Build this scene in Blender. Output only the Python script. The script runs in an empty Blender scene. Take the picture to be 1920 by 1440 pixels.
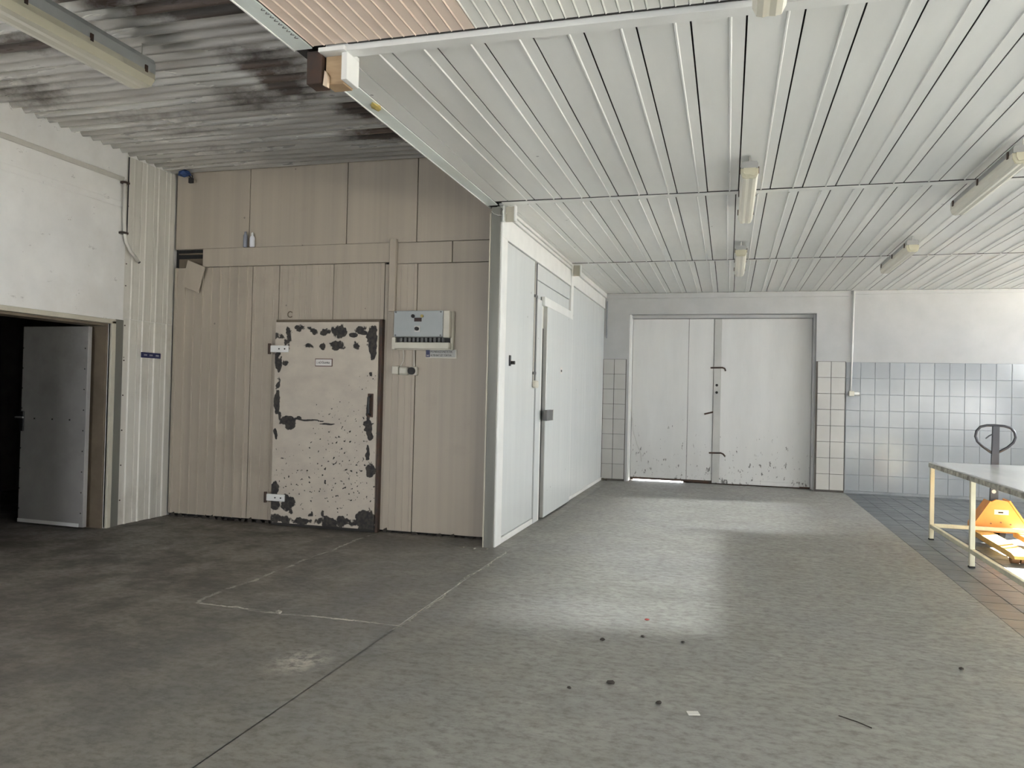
import bpy, bmesh, math, random
from mathutils import Vector, Matrix, noise

random.seed(7)
sc = bpy.context.scene
COL = sc.collection

# ------------------------------------------------------------------ camera
F_PX = 1442.56
yaw, pitch, roll = 0.274290168, 0.0135146104, 0.0233910487
fw = Vector((-math.sin(yaw)*math.cos(pitch), math.cos(yaw)*math.cos(pitch), math.sin(pitch)))
r0 = Vector((math.cos(yaw), math.sin(yaw), 0)); u0 = r0.cross(fw)
rt = r0*math.cos(roll) + u0*math.sin(roll); up = u0*math.cos(roll) - r0*math.sin(roll)
cam = bpy.data.cameras.new('camera'); camo = bpy.data.objects.new('camera', cam); COL.objects.link(camo)
cam.sensor_width = 36.0; cam.lens = F_PX/1920*36.0; cam.clip_start = .05; cam.clip_end = 300
camo.matrix_world = Matrix(((rt.x, up.x, -fw.x, 0), (rt.y, up.y, -fw.y, 0), (rt.z, up.z, -fw.z, 1.4), (0, 0, 0, 1)))
sc.camera = camo

# ------------------------------------------------------------------ world, sun, portals, exposure
world = bpy.data.worlds.new('sky'); sc.world = world; world.use_nodes = True
bg = world.node_tree.nodes['Background']
bg.inputs[0].default_value = (.92, .955, 1.0, 1); bg.inputs[1].default_value = 13.0
sun = bpy.data.lights.new('sun', 'SUN'); sun.energy = 165; sun.angle = math.radians(.6); sun.color = (1, .96, .88)
suno = bpy.data.objects.new('sun', sun); COL.objects.link(suno)
suno.rotation_euler = Vector((-1, -.90, -.72)).to_track_quat('-Z', 'Y').to_euler()
suno.location = (14, 12, 9)
# added weak second sun, standing in for reflected sunlight to cast the table shadow
added_sun = bpy.data.lights.new('added_sun_lamp', 'SUN'); added_sun.energy = 4.6; added_sun.angle = math.radians(3); added_sun.color = (.95, .98, 1)
glo = bpy.data.objects.new('added_sun_lamp', added_sun); COL.objects.link(glo); glo.location = (16, 11, 6)
glo.rotation_euler = Vector((-1, -.20, -.385)).to_track_quat('-Z', 'Y').to_euler()
# window openings: (wall, a0, a1, z0, z1)
WIN_R = [(6.0, 12.4, 2.05, 3.0), (-.6, 5.0, .9, 1.6), (-3.4, -1.7, 1.1, 2.6)]     # right wall, Y ranges; low and rear ones unseen, sized for fill light
WIN_F = [(-5.3, -2.6, .5, 2.0)]                                                 # wall behind the camera, X range; unseen window sized for fill light
XR, YF, YB, XL = 6.2, -4.0, 12.85, -5.84
def portal(loc, rot, sx, sy):
    l = bpy.data.lights.new('window_portal', 'AREA'); l.shape = 'RECTANGLE'; l.size = sx; l.size_y = sy
    l.cycles.is_portal = True
    o = bpy.data.objects.new('window_portal', l); COL.objects.link(o); o.location = loc; o.rotation_euler = rot
for a0, a1, z0, z1 in WIN_R:
    portal((XR+.12, (a0+a1)/2, (z0+z1)/2), (0, math.radians(90), 0), z1-z0, a1-a0)
for a0, a1, z0, z1 in WIN_F:
    portal(((a0+a1)/2, YF-.12, (z0+z1)/2), (math.radians(90), 0, 0), a1-a0, z1-z0)
sc.view_settings.view_transform = 'Standard'; sc.view_settings.look = 'None'
sc.view_settings.gamma = 1; sc.view_settings.use_curve_mapping = False
sc.view_settings.exposure = 0.64

# ------------------------------------------------------------------ material helpers
class NT:
    def __init__(s, name):
        s.m = bpy.data.materials.new(name); s.m.use_nodes = True
        s.t = s.m.node_tree; s.b = s.t.nodes['Principled BSDF']
    def n(s, typ, props=None, **inp):
        nd = s.t.nodes.new(typ)
        for k, v in (props or {}).items(): setattr(nd, k, v)
        for k, v in inp.items():
            key = int(k[1:]) if k[0] == 'i' and k[1:].isdigit() else k
            s.put(nd.inputs[key], v)
        return nd
    def put(s, sock, v):
        if isinstance(v, bpy.types.NodeSocket): s.t.links.new(v, sock)
        elif isinstance(v, bpy.types.Node): s.t.links.new(v.outputs[0], sock)
        else: sock.default_value = v
    def set(s, **kw):
        for k, v in kw.items(): s.put(s.b.inputs[k.replace('_', ' ')], v)
    def pos(s, scale=(1, 1, 1)):
        g = s.n('ShaderNodeNewGeometry')
        mp = s.n('ShaderNodeMapping'); s.put(mp.inputs['Vector'], g.outputs['Position']); mp.inputs['Scale'].default_value = scale
        return mp.outputs[0]
    def noise(s, scale=(1, 1, 1), detail=5, rough=.6, dist=0, sc=1):
        nd = s.n('ShaderNodeTexNoise'); s.put(nd.inputs['Vector'], s.pos(scale)); nd.inputs['Scale'].default_value = sc
        nd.inputs['Detail'].default_value = detail; nd.inputs['Roughness'].default_value = rough; nd.inputs['Distortion'].default_value = dist
        return nd.outputs['Fac']
    def ramp(s, v, a, b, lo=0., hi=1.):
        nd = s.n('ShaderNodeMapRange'); s.put(nd.inputs['Value'], v)
        for k, x in (('From Min', a), ('From Max', b), ('To Min', lo), ('To Max', hi)): s.put(nd.inputs[k], x)
        return nd.outputs[0]
    def math(s, op, a, b=0., clamp=False):
        nd = s.n('ShaderNodeMath', {'operation': op, 'use_clamp': clamp}); s.put(nd.inputs[0], a); s.put(nd.inputs[1], b); return nd.outputs[0]
    def mix(s, f, a, b, blend='MIX'):
        nd = s.n('ShaderNodeMix', {'data_type': 'RGBA', 'blend_type': blend}); s.put(nd.inputs[0], f)
        for i, v in ((6, a), (7, b)):
            s.put(nd.inputs[i], v if isinstance(v, (bpy.types.NodeSocket,)) else (*v, 1))
        return nd.outputs[2]
    def xyz(s):
        g = s.n('ShaderNodeNewGeometry'); x = s.n('ShaderNodeSeparateXYZ'); s.put(x.inputs[0], g.outputs['Position']); return x.outputs
    def bump(s, h, strength=.2, dist=.01):
        nd = s.n('ShaderNodeBump'); s.put(nd.inputs['Height'], h); nd.inputs['Strength'].default_value = strength; nd.inputs['Distance'].default_value = dist
        s.put(s.b.inputs['Normal'], nd.outputs[0])
    def rnd(s):
        return s.n('ShaderNodeObjectInfo').outputs['Random']
    def attr(s, name):
        a = s.n('ShaderNodeAttribute'); a.attribute_name = name; return a.outputs['Fac']

def simple(name, col, rough=.5, metal=0., var=.12, scale=(4, 4, 4), bump=0., rnd=0., col2=None, grime=None, scuff=0.):
    m = NT(name)
    nz = m.noise(scale, 6, .6)
    c2 = col2 or tuple(c*(1-var*2) for c in col)
    c = m.mix(m.ramp(nz, .35, .7), col, c2)
    if grime:
        g = m.noise((.9, .9, .9), 7, .65)
        c = m.mix(m.ramp(g, .5, .72, 0, grime[1]), c, grime[0])
    if rnd:
        c = m.mix(m.ramp(m.rnd(), 0, 1, 0, rnd), c, tuple(x*.7 for x in col))
    if scuff:
        q = m.noise((1.6, 1.6, 5), 7, .75); w = m.noise((7, 7, 12), 5, .6)
        ln = m.math('LESS_THAN', m.math('ABSOLUTE', m.math('SUBTRACT', q, .5)), .004)
        ln = m.math('MULTIPLY', ln, m.math('GREATER_THAN', w, .63))
        c = m.mix(m.math('MULTIPLY', ln, scuff), c, (.16, .14, .12))
    m.set(Base_Color=c, Roughness=m.ramp(nz, .3, .7, rough*.9, min(1, rough*1.15)), Metallic=metal)
    if bump: m.bump(m.noise(tuple(s*6 for s in scale), 4), bump, .005)
    return m.m

MT = {}
def floor_mat():
    m = NT('concrete_floor')
    X, Y, Z = m.xyz()
    big = m.noise((.55, .55, .55), 7, .6); mid = m.noise((2.2, 2.2, 2.2), 8, .68); fine = m.noise((16, 24, 16), 6, .7)
    scr = m.noise((3.5, 9, 1), 7, .72)
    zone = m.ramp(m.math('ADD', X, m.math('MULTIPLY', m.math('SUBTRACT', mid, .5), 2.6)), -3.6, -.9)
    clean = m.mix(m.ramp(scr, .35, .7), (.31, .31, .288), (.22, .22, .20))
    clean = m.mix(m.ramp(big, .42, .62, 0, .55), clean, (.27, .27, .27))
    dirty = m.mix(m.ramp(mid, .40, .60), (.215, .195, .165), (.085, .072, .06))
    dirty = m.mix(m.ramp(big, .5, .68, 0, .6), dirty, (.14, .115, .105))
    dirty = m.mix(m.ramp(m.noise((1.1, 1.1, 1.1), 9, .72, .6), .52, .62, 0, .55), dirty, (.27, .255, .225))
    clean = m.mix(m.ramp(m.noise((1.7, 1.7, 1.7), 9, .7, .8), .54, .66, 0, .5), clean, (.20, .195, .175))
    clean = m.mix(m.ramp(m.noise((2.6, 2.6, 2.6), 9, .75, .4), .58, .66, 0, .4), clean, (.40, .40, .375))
    c = m.mix(zone, dirty, clean)  # floor tone turns darker and browner towards the left
    c = m.mix(m.ramp(fine, .46, .64, 0, .5), c, (.11, .10, .09))
    # dark specks of dirt
    vo = m.n('ShaderNodeTexVoronoi'); m.put(vo.inputs['Vector'], m.pos((1, 1, 1))); vo.inputs['Scale'].default_value = 5.5
    sp = m.math('LESS_THAN', vo.outputs['Distance'], m.ramp(mid, .45, .8, 0.0, .085))
    c = m.mix(m.math('MULTIPLY', sp, .75), c, (.05, .045, .04))
    # pale plaster left in the joints of the patched slab, and a pale patch of scraped plaster
    def line(axis, other, at, lo, hi, w):
        d = m.math('ABSOLUTE', m.math('ADD', m.math('SUBTRACT', axis, at), m.math('MULTIPLY', m.math('SUBTRACT', mid, .5), .22)))
        k = m.math('LESS_THAN', d, m.math('MULTIPLY', fine, w))
        k = m.math('MULTIPLY', k, m.math('GREATER_THAN', other, lo)); return m.math('MULTIPLY', k, m.math('LESS_THAN', other, hi))
    for a in (line(X, Y, -3.32, 4.3, 6.9, .028), line(X, Y, -1.87, 4.2, 6.6, .013), line(Y, X, 4.27, -3.3, -1.85, .017)):
        c = m.mix(m.math('MULTIPLY', a, m.ramp(scr, .42, .58, .0, .9)), c, (.52, .49, .43))
    dx = m.math('MULTIPLY', m.math('SUBTRACT', X, -2.1), 1.3); dy = m.math('SUBTRACT', Y, 3.55)
    dd = m.math('SQRT', m.math('ADD', m.math('MULTIPLY', dx, dx), m.math('MULTIPLY', dy, dy)))
    pt = m.math('MULTIPLY', m.ramp(dd, .06, .24, 1, 0), m.ramp(m.noise((14, 14, 14), 5, .7), .42, .58))
    c = m.mix(pt, c, (.52, .49, .43))
    m.set(Base_Color=c, Roughness=m.ramp(m.math('ADD', mid, fine), .7, 1.3, .42, .75))
    m.bump(m.math('ADD', m.math('MULTIPLY', mid, .6), fine), .35, .006)
    return m.m
MT['floor'] = floor_mat()

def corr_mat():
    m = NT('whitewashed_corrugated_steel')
    st = m.attr('stain_and_shade')
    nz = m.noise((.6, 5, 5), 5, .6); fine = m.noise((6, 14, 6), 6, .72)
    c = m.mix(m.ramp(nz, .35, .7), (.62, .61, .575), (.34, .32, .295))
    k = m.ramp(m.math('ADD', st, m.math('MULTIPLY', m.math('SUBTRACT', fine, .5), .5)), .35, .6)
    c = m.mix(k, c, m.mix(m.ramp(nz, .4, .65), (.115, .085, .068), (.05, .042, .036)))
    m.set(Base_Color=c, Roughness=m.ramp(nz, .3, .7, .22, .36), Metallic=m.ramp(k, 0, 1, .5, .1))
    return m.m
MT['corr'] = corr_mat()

def chip_mat():
    m = NT('peeling_white_paint')
    a = m.attr('chip'); fine = m.noise((5, 5, 7), 6, .6)
    c = m.mix(m.ramp(fine, .35, .7), (.54, .485, .405), (.45, .40, .34))
    k = m.ramp(a, .45, .55)
    c = m.mix(k, c, m.mix(m.ramp(m.noise((30, 30, 30), 3), .4, .6), (.022, .021, .021), (.05, .042, .036)))
    m.set(Base_Color=c, Roughness=m.ramp(k, 0, 1, .5, .75))
    m.bump(m.ramp(a, .4, .6, 1, 0), .5, .002)
    return m.m
MT['chip'] = chip_mat()

def panel_mat(name, c1, c2, rough=.34, rnd=.25, streak=(2, .6, 2), grime=None):
    m = NT(name)
    nz = m.noise(streak, 5, .6); fine = m.noise(tuple(s*9 for s in streak), 4, .6)
    c = m.mix(m.ramp(nz, .35, .68), c1, c2)
    c = m.mix(m.ramp(m.rnd(), 0, 1, 0, rnd), c, tuple(x*.82 for x in c1))
    if grime:
        c = m.mix(m.ramp(m.noise((1.1, 1.1, 1.1), 8, .68), .55, .75, 0, grime[1]), c, grime[0])
    vo = m.n('ShaderNodeTexVoronoi'); m.put(vo.inputs['Vector'], m.pos()); vo.inputs['Scale'].default_value = 3.2
    c = m.mix(m.math('MULTIPLY', m.math('LESS_THAN', vo.outputs['Distance'], .035), .6), c, (.1, .09, .08))
    m.set(Base_Color=c, Roughness=m.ramp(fine, .3, .7, rough*.85, rough*1.25))
    m.bump(nz, .06, .01)
    return m.m
MT['ceil'] = panel_mat('ceiling_panel_satin_white', (.80, .80, .77), (.73, .73, .70), .33, .3, (3, .5, 2))
MT['pink'] = panel_mat('ceiling_board_pinkish', (.88, .715, .60), (.80, .65, .545), .45, .12, (3, 1, 2), ((.30, .19, .10), .5))
MT['grey_board'] = panel_mat('ceiling_board_grey', (.86, .85, .79), (.80, .79, .74), .4, .12, (3, 1, 2))
MT['beige'] = panel_mat('beige_enamel_panel', (.425, .372, .30), (.37, .325, .265), .42, .12, (9, 9, .07), ((.30, .255, .20), .6))
MT['panel_left'] = panel_mat('glossy_cream_sheet', (.74, .715, .65), (.64, .62, .56), .2, .08, (5, 5, .5), ((.40, .37, .31), .5))
MT['white_panel'] = panel_mat('white_insulated_panel', (.60, .62, .61), (.555, .575, .57), .4, .10, (7, 7, .4))
MT['white_trim'] = simple('white_painted_trim', (.80, .80, .77), .4, 0, .04)
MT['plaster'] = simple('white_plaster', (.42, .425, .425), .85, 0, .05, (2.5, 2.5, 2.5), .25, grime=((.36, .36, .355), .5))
MT['plaster_left'] = simple('white_plaster_left', (.86, .85, .82), .8, 0, .06, (2, 2, 2), .25, grime=((.70, .67, .62), .6), scuff=.8)
MT['mint'] = simple('pale_green_steel_angle', (.84, .90, .86), .4, .0, .06, (5, 1, 5), grime=((.45, .40, .30), .35))
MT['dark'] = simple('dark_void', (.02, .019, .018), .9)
MT['backing'] = simple('dark_ceiling_backing', (.06, .055, .05), .9)
MT['steel_dark'] = simple('rusty_dark_steel', (.045, .035, .03), .6, .3, .2, (8, 8, 8), col2=(.10, .05, .03))
MT['wood'] = simple('raw_wood', (.42, .30, .18), .7, 0, .2, (3, 3, 22), col2=(.27, .18, .10))
MT['column'] = simple('grey_painted_steel', (.18, .18, .155), .45, .1, .1, (10, 10, .6), grime=((.15, .14, .12), .6))
MT['tile'] = simple('glazed_white_tile', (.265, .285, .308), .16, 0, .03, (1, 1, 1), rnd=.10)
MT['tile_cream'] = simple('matte_cream_tile', (.47, .465, .445), .35, 0, .05, (2, 2, 2), rnd=.15, grime=((.42, .41, .37), .5))
MT['grout'] = simple('pale_grout', (.275, .295, .315), .9)
MT['grout_dark'] = simple('dark_grout', (.10, .09, .08), .9)
MT['floor_tile'] = simple('blue_grey_floor_tile', (.115, .13, .14), .36, 0, .16, (2, 5, 1), rnd=.25, grime=((.20, .21, .215), .5), bump=.1)
MT['frame_cream'] = simple('cream_door_frame', (.52, .49, .40), .5, 0, .08)
MT['frame_brown'] = simple('brown_door_reveal', (.16, .125, .085), .6, 0, .15)
MT['door_grey'] = simple('dirty_grey_door_sheet', (.35, .34, .325), .5, .1, .12, (2, 2, 2), .1, grime=((.17, .155, .13), .8))
MT['black'] = simple('black_plastic', (.012, .012, .013), .4)
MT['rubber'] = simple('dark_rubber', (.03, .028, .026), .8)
MT['cream_pl'] = simple('cream_plastic', (.60, .575, .49), .4, 0, .06)
MT['grey_box'] = simple('blue_grey_enclosure', (.375, .405, .41), .42, 0, .05)
MT['grey_dk'] = simple('dark_grey_plastic', (.12, .12, .12), .5)
MT['glassy'] = simple('brown_display_window', (.035, .015, .015), .15)
MT['yellow'] = simple('yellowed_indicator', (.42, .33, .10), .5)
MT['blue'] = simple('navy_blue_enamel', (.012, .016, .085), .4)
MT['blue_rag'] = simple('blue_plastic_wrap', (.02, .06, .20), .55, 0, .3, (20, 20, 20))
MT['sign_white'] = simple('white_sign_plate', (.68, .65, .62), .5, 0, .04)
MT['sign_grey'] = simple('grey_sign_plate', (.42, .42, .40), .5, 0, .06)
MT['sign_red'] = simple('dark_red_sign_border', (.10, .035, .025), .5)
MT['ink'] = simple('black_ink', (.015, .013, .012), .6)
MT['lamp_body'] = simple('grey_lamp_housing', (.30, .30, .29), .5, 0, .06)
MT['lamp_body_l'] = simple('pale_grey_lamp_housing', (.50, .52, .51), .45, 0, .06)
MT['tube'] = simple('white_fluorescent_tube', (.85, .85, .80), .3, 0, .02)
MT['clip'] = simple('steel_clip', (.55, .54, .50), .35, .8)
MT['orange'] = simple('orange_yellow_enamel', (.66, .27, .045), .38, 0, .08, (6, 6, 6), grime=((.55, .22, .03), .5))
MT['fork_y'] = simple('worn_yellow_fork', (.72, .43, .11), .4, .1, .12, (8, 8, 8), grime=((.35, .20, .10), .7))
MT['rust'] = simple('rusty_brown_steel', (.23, .11, .05), .7, .2, .25, (14, 14, 14))
MT['truck_dark'] = simple('dark_grey_handle', (.04, .043, .055), .38, .2, .1)
MT['leg'] = simple('cream_painted_steel_tube', (.66, .63, .48), .42, .05, .1, (9, 9, 3), grime=((.42, .36, .24), .4))
MT['worn_edge'] = simple('chipped_white_edge', (.60, .58, .50), .55, .05, .1, (14, 14, 14), col2=(.16, .14, .115))
MT['sheet'] = simple('bright_metal_table_top', (.82, .82, .80), .24, .85, .05, (12, 1.5, 2))
MT['concrete_out'] = simple('pale_concrete_yard', (.50, .48, .44), .9)
MT['stone'] = simple('grey_concrete_crumb', (.28, .26, .22), .9, 0, .2, (30, 30, 30))
MT['dirt'] = simple('dark_dirt_crumb', (.05, .042, .035), .95)
MT['red'] = simple('red_scrap', (.28, .04, .03), .6)
MT['paper'] = simple('white_paper', (.75, .74, .70), .8)
MT['pipe'] = simple('grey_white_conduit', (.56, .54, .49), .5, 0, .06)
MT['strip_grey'] = simple('grey_white_cover_strip', (.45, .45, .43), .5, 0, .06)
def gate_mat():
    m = NT('scuffed_white_gate_panel')
    X, Y, Z = m.xyz()
    nz = m.noise((3, 3, .6), 6, .6); rib = m.noise((60, 1, .4), 3, .5)
    c = m.mix(m.ramp(nz, .35, .7), (.64, .64, .63), (.57, .57, .56))
    sp = m.noise((16, 16, 7), 6, .72)
    k = m.ramp(sp, m.ramp(Z, .0, 1.6, .575, .70), m.ramp(Z, .0, 1.6, .60, .72))
    c = m.mix(m.math('MULTIPLY', k, .85), c, (.07, .065, .06))
    m.set(Base_Color=c, Roughness=.45); m.bump(rib, .25, .003); return m.m
MT['gate'] = gate_mat()
def diffuser_mat():
    m = NT('yellowed_translucent_diffuser')
    m.set(Base_Color=(.80, .76, .60, 1), Roughness=.35, Transmission_Weight=.45, IOR=1.3)
    return m.m
MT['diff'] = diffuser_mat()
def bottle_mat():
    m = NT('translucent_white_plastic'); m.set(Base_Color=(.75, .76, .80, 1), Roughness=.3); return m.m
MT['bottle'] = bottle_mat()

# ------------------------------------------------------------------ mesh helpers
def B(): return bmesh.new()
def box(bm, x0, x1, y0, y1, z0, z1, bev=0.):
    vs = [bm.verts.new((x, y, z)) for x in (x0, x1) for y in (y0, y1) for z in (z0, z1)]
    fs = [bm.faces.new([vs[i] for i in q]) for q in ((0, 1, 3, 2), (4, 6, 7, 5), (0, 4, 5, 1), (2, 3, 7, 6), (0, 2, 6, 4), (1, 5, 7, 3))]
    if bev:
        es = list({e for f in fs for e in f.edges})
        bmesh.ops.bevel(bm, geom=es, offset=bev, segments=1, affect='EDGES', profile=.5)
    return bm
def bxo(*a, **k): return box(B(), *a, **k)
def prism(bm, prof, axis, a0, a1):
    """extrude a closed 2D profile along an axis; profile in the other two axes (order x,y,z without axis)"""
    def P(p, a):
        if axis == 0: return (a, p[0], p[1])
        if axis == 1: return (p[0], a, p[1])
        return (p[0], p[1], a)
    v0 = [bm.verts.new(P(p, a0)) for p in prof]; v1 = [bm.verts.new(P(p, a1)) for p in prof]
    n = len(prof)
    for i in range(n): bm.faces.new((v0[i], v0[(i+1) % n], v1[(i+1) % n], v1[i]))
    bm.faces.new(v0[::-1]); bm.faces.new(v1)
    bmesh.ops.recalc_face_normals(bm, faces=bm.faces[:])
    return bm
def tube(bm, pts, r, seg=10, closed=False):
    pts = [Vector(p) for p in pts]; n = len(pts); rings = []
    up_ = None
    for i, p in enumerate(pts):
        a = pts[(i-1) % n] if (closed or i > 0) else p; b = pts[(i+1) % n] if (closed or i < n-1) else p
        d = (b-a).normalized()
        if up_ is None:
            up_ = Vector((0, 0, 1)) if abs(d.z) < .9 else Vector((1, 0, 0))
        u = (up_ - d*up_.dot(d)).normalized(); w = d.cross(u); up_ = u
        rings.append([bm.verts.new(p + (u*math.cos(t)+w*math.sin(t))*r) for t in (2*math.pi*k/seg for k in range(seg))])
    m = n if closed else n-1
    for i in range(m):
        A, C = rings[i], rings[(i+1) % n]
        for k in range(seg): bm.faces.new((A[k], A[(k+1) % seg], C[(k+1) % seg], C[k]))
    if not closed: bm.faces.new(rings[0][::-1]); bm.faces.new(rings[-1])
    bmesh.ops.recalc_face_normals(bm, faces=bm.faces[:])
    return bm
def cyl(bm, p0, p1, r, seg=14): return tube(bm, [p0, p1], r, seg)
def lathe(bm, prof, cx, cy, seg=14):
    rings = [[bm.verts.new((cx+r*math.cos(2*math.pi*k/seg), cy+r*math.sin(2*math.pi*k/seg), z)) for k in range(seg)] for r, z in prof]
    for A, C in zip(rings, rings[1:]):
        for k in range(seg): bm.faces.new((A[k], A[(k+1) % seg], C[(k+1) % seg], C[k]))
    bm.faces.new(rings[0][::-1]); bm.faces.new(rings[-1])
    return bm
def crumb(r, seed, flat=.6):
    bm = B(); bmesh.ops.create_icosphere(bm, subdivisions=1, radius=r)
    for v in bm.verts:
        v.co *= 1+.45*noise.noise(v.co*(1.7/r)+Vector((seed*3.1, seed, 0))); v.co.z *= flat
    return bm

def wloc(o):
    l = o.location.copy()
    while o.parent: o = o.parent; l += o.location
    return l
def obj(name, bm, mat, parent=None, smooth=False):
    """mesh in world coordinates -> object with its origin at its base centre, parented if asked"""
    me = bpy.data.meshes.new(name)
    if smooth:
        for f in bm.faces: f.smooth = True
    co = [v.co for v in bm.verts]
    lo = Vector([min(c[i] for c in co) for i in range(3)]); hi = Vector([max(c[i] for c in co) for i in range(3)])
    c = Vector(((lo.x+hi.x)/2, (lo.y+hi.y)/2, lo.z))
    bm.transform(Matrix.Translation(-c)); bm.to_mesh(me); bm.free()
    me.materials.append(MT[mat] if isinstance(mat, str) else mat)
    o = bpy.data.objects.new(name, me); COL.objects.link(o)
    if parent: o.parent = parent; o.location = c-wloc(parent)
    else: o.location = c
    return o
def clone(o, loc, parent=None):
    c = o.copy(); COL.objects.link(c); c.parent = parent
    c.location = Vector(loc)-(wloc(parent) if parent else Vector())
    return c
def tag(o, label, cat=None, group=None, kind=None):
    if label: o['label'] = label
    if cat: o['category'] = cat
    if group: o['group'] = group
    if kind: o['kind'] = kind
    return o
def struct(o, label, cat): return tag(o, label, cat, kind='structure')
def thing(name, label, cat, loc, group=None, kind=None):
    o = bpy.data.objects.new(name, None); COL.objects.link(o); o.location = loc; o.empty_display_size = .1
    return tag(o, label, cat, group, kind)
def text(name, body, size, mat, parent, origin, ex, ez, sx=1.0):
    """flat lettering: baseline starts at origin, runs along ex, rises along ez"""
    cu = bpy.data.curves.new('lettering', 'FONT'); cu.body = body; cu.size = size; cu.extrude = .0006; cu.resolution_u = 2
    tmp = bpy.data.objects.new('lettering', cu); COL.objects.link(tmp)
    dg = bpy.context.evaluated_depsgraph_get(); dg.update()
    me = bpy.data.meshes.new_from_object(tmp.evaluated_get(dg)); bpy.data.objects.remove(tmp)
    bm = B(); bm.from_mesh(me); bpy.data.meshes.remove(me)
    ex, ez = Vector(ex), Vector(ez); en = ex.cross(ez); o0 = Vector(origin)
    for v in bm.verts: v.co = o0+ex*(v.co.x*sx)+ez*v.co.y+en*v.co.z
    return obj(name, bm, mat, parent)

# ------------------------------------------------------------------ structure: floor
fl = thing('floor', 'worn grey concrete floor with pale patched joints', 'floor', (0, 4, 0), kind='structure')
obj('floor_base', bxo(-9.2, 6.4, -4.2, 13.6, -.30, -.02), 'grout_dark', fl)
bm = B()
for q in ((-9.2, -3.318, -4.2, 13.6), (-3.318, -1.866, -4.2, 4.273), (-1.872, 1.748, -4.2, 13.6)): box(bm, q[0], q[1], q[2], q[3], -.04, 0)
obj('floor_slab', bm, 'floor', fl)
obj('floor_slab', bxo(-3.316, -1.874, 4.274, 13.6, -.04, .002, .002), 'floor', fl)
PX, PY = .20, .22
tm = None
for i in range(7):
    for j in range(16):
        x = 1.752+i*PX; y = 4.9+j*PY
        if tm is None: tm = obj('floor_tile', bxo(x, x+PX-.005, y, y+PY-.005, -.03, .0, .002), 'floor_tile', fl)
        else: clone(tm, (x+(PX-.005)/2, y+(PY-.005)/2, -.03-random.random()*.0015), fl)
bm = B()
for i in range(24):
    for j in range(-40, 37):
        if 0 <= j < 16 and i < 7: continue
        x = 1.752+i*PX; y = 4.9+j*PY
        if x+PX > 6.35 or y < -4.1: continue
        box(bm, x, x+PX-.005, y, y+PY-.005, -.03, -random.random()*.0015)
tag(obj('floor_tile_field', bm, 'floor_tile', fl), 'blue grey floor tiles further off', kind='stuff')

# ------------------------------------------------------------------ structure: walls
# left wall with doorway, Y 4.55..6.18, z 0..2.0
DY0, DY1, DZ = 4.55, 6.18, 2.0
bm = B()
box(bm, XL-.22, XL, YF, DY0, -.02, 3.86); box(bm, XL-.22, XL, DY1, 6.34, -.02, 3.86); box(bm, XL-.22, XL, DY0, DY1, DZ, 3.86); box(bm, XL-.22, XL-.02, 6.34, 7.3, -.02, 3.86)
wl = struct(obj('wall_left', bm, 'plaster_left'), 'white plastered wall above the dark doorway at the left', 'wall')
def ribbed(y0, y1, z0, z1, first, pitch, h, x):
    prof = [(x-.012, y0)]
    y = y0+first; prof.append((x, y0))
    while y+.04 < y1:
        prof += [(x, y), (x+h, y+.008), (x+h, y+.026), (x, y+.034)]; y += pitch
        prof += [(x, y-pitch/2+.02), (x-h*.5, y-pitch/2+.024), (x-h*.5, y-pitch/2+.030), (x, y-pitch/2+.034)] if y-pitch/2+.04 < y1 else []
    prof += [(x, y1), (x-.012, y1)]
    return prism(B(), prof, 2, z0, z1)
obj('metal_sheet', ribbed(6.345, 7.045, 2.072, 3.70, .09, .175, .006, XL-.006), 'panel_left', wl)
lower = obj('metal_sheet', ribbed(6.345, 7.045, .004, 2.066, .075, .175, .012, XL), 'panel_left', wl)
bm = B()
for z in (.25, .6, .95, 1.3, 1.65, 2.0): cyl(bm, (XL-.002, 6.365, z), (XL+.006, 6.365, z), .007, 8)
for z in (2.4, 2.62, 2.85, 3.2, 3.45): cyl(bm, (XL-.008, 6.365, z), (XL+.002, 6.365, z), .006, 8)
obj('sheet_rivets', bm, 'steel_dark', wl)
# side room behind the doorway
bm = B()
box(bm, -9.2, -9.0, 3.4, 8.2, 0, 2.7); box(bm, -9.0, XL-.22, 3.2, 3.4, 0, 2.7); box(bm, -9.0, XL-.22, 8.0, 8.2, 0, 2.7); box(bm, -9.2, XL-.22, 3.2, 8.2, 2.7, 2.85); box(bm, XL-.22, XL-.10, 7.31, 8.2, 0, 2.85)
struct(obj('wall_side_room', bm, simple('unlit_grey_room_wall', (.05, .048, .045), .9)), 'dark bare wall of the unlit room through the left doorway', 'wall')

# cold store front wall (beige), Y = 7.05
YW = 7.05
wb = thing('wall_cold_store', 'beige ribbed metal panel wall around the cold store door', 'wall', (-4, YW, 0), kind='structure')
obj('wall_core', bxo(-6.04, -2.16, YW+.06, YW+.30, -.02, 3.86), 'dark', wb)
G = .004
def plainpanel(x0, x1, z0, z1, y=YW): return obj('panel', bxo(x0+G, x1-G, y, y+.05, z0+G, z1-G, .003), 'beige', wb)
def ribpanel(x0, x1, z0, z1, pitch, h, w=.010):
    prof = [(x0+G, YW+.05), (x0+G, YW)]; x = x0+.03
    while x+w*2 < x1-.01:
        prof += [(x, YW), (x+w*.3, YW-h), (x+w*.7, YW-h), (x+w, YW)]
        x += pitch
    prof += [(x1-G, YW), (x1-G, YW+.05)]
    return obj('panel', prism(B(), prof, 2, z0+G, z1-G), 'beige', wb)
for x0, x1 in ((-5.83, -4.91), (-4.91, -3.77), (-3.77, -3.0), (-3.0, -2.13)): plainpanel(x0, x1, 2.885, 3.79)
ribpanel(-5.83, -4.85, .03, 2.69, .110, .014, .016)
ribpanel(-4.85, -4.53, .03, 2.69, .11, .004); ribpanel(-3.33, -2.98, .02, 2.675, .07, .003, .007)
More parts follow.
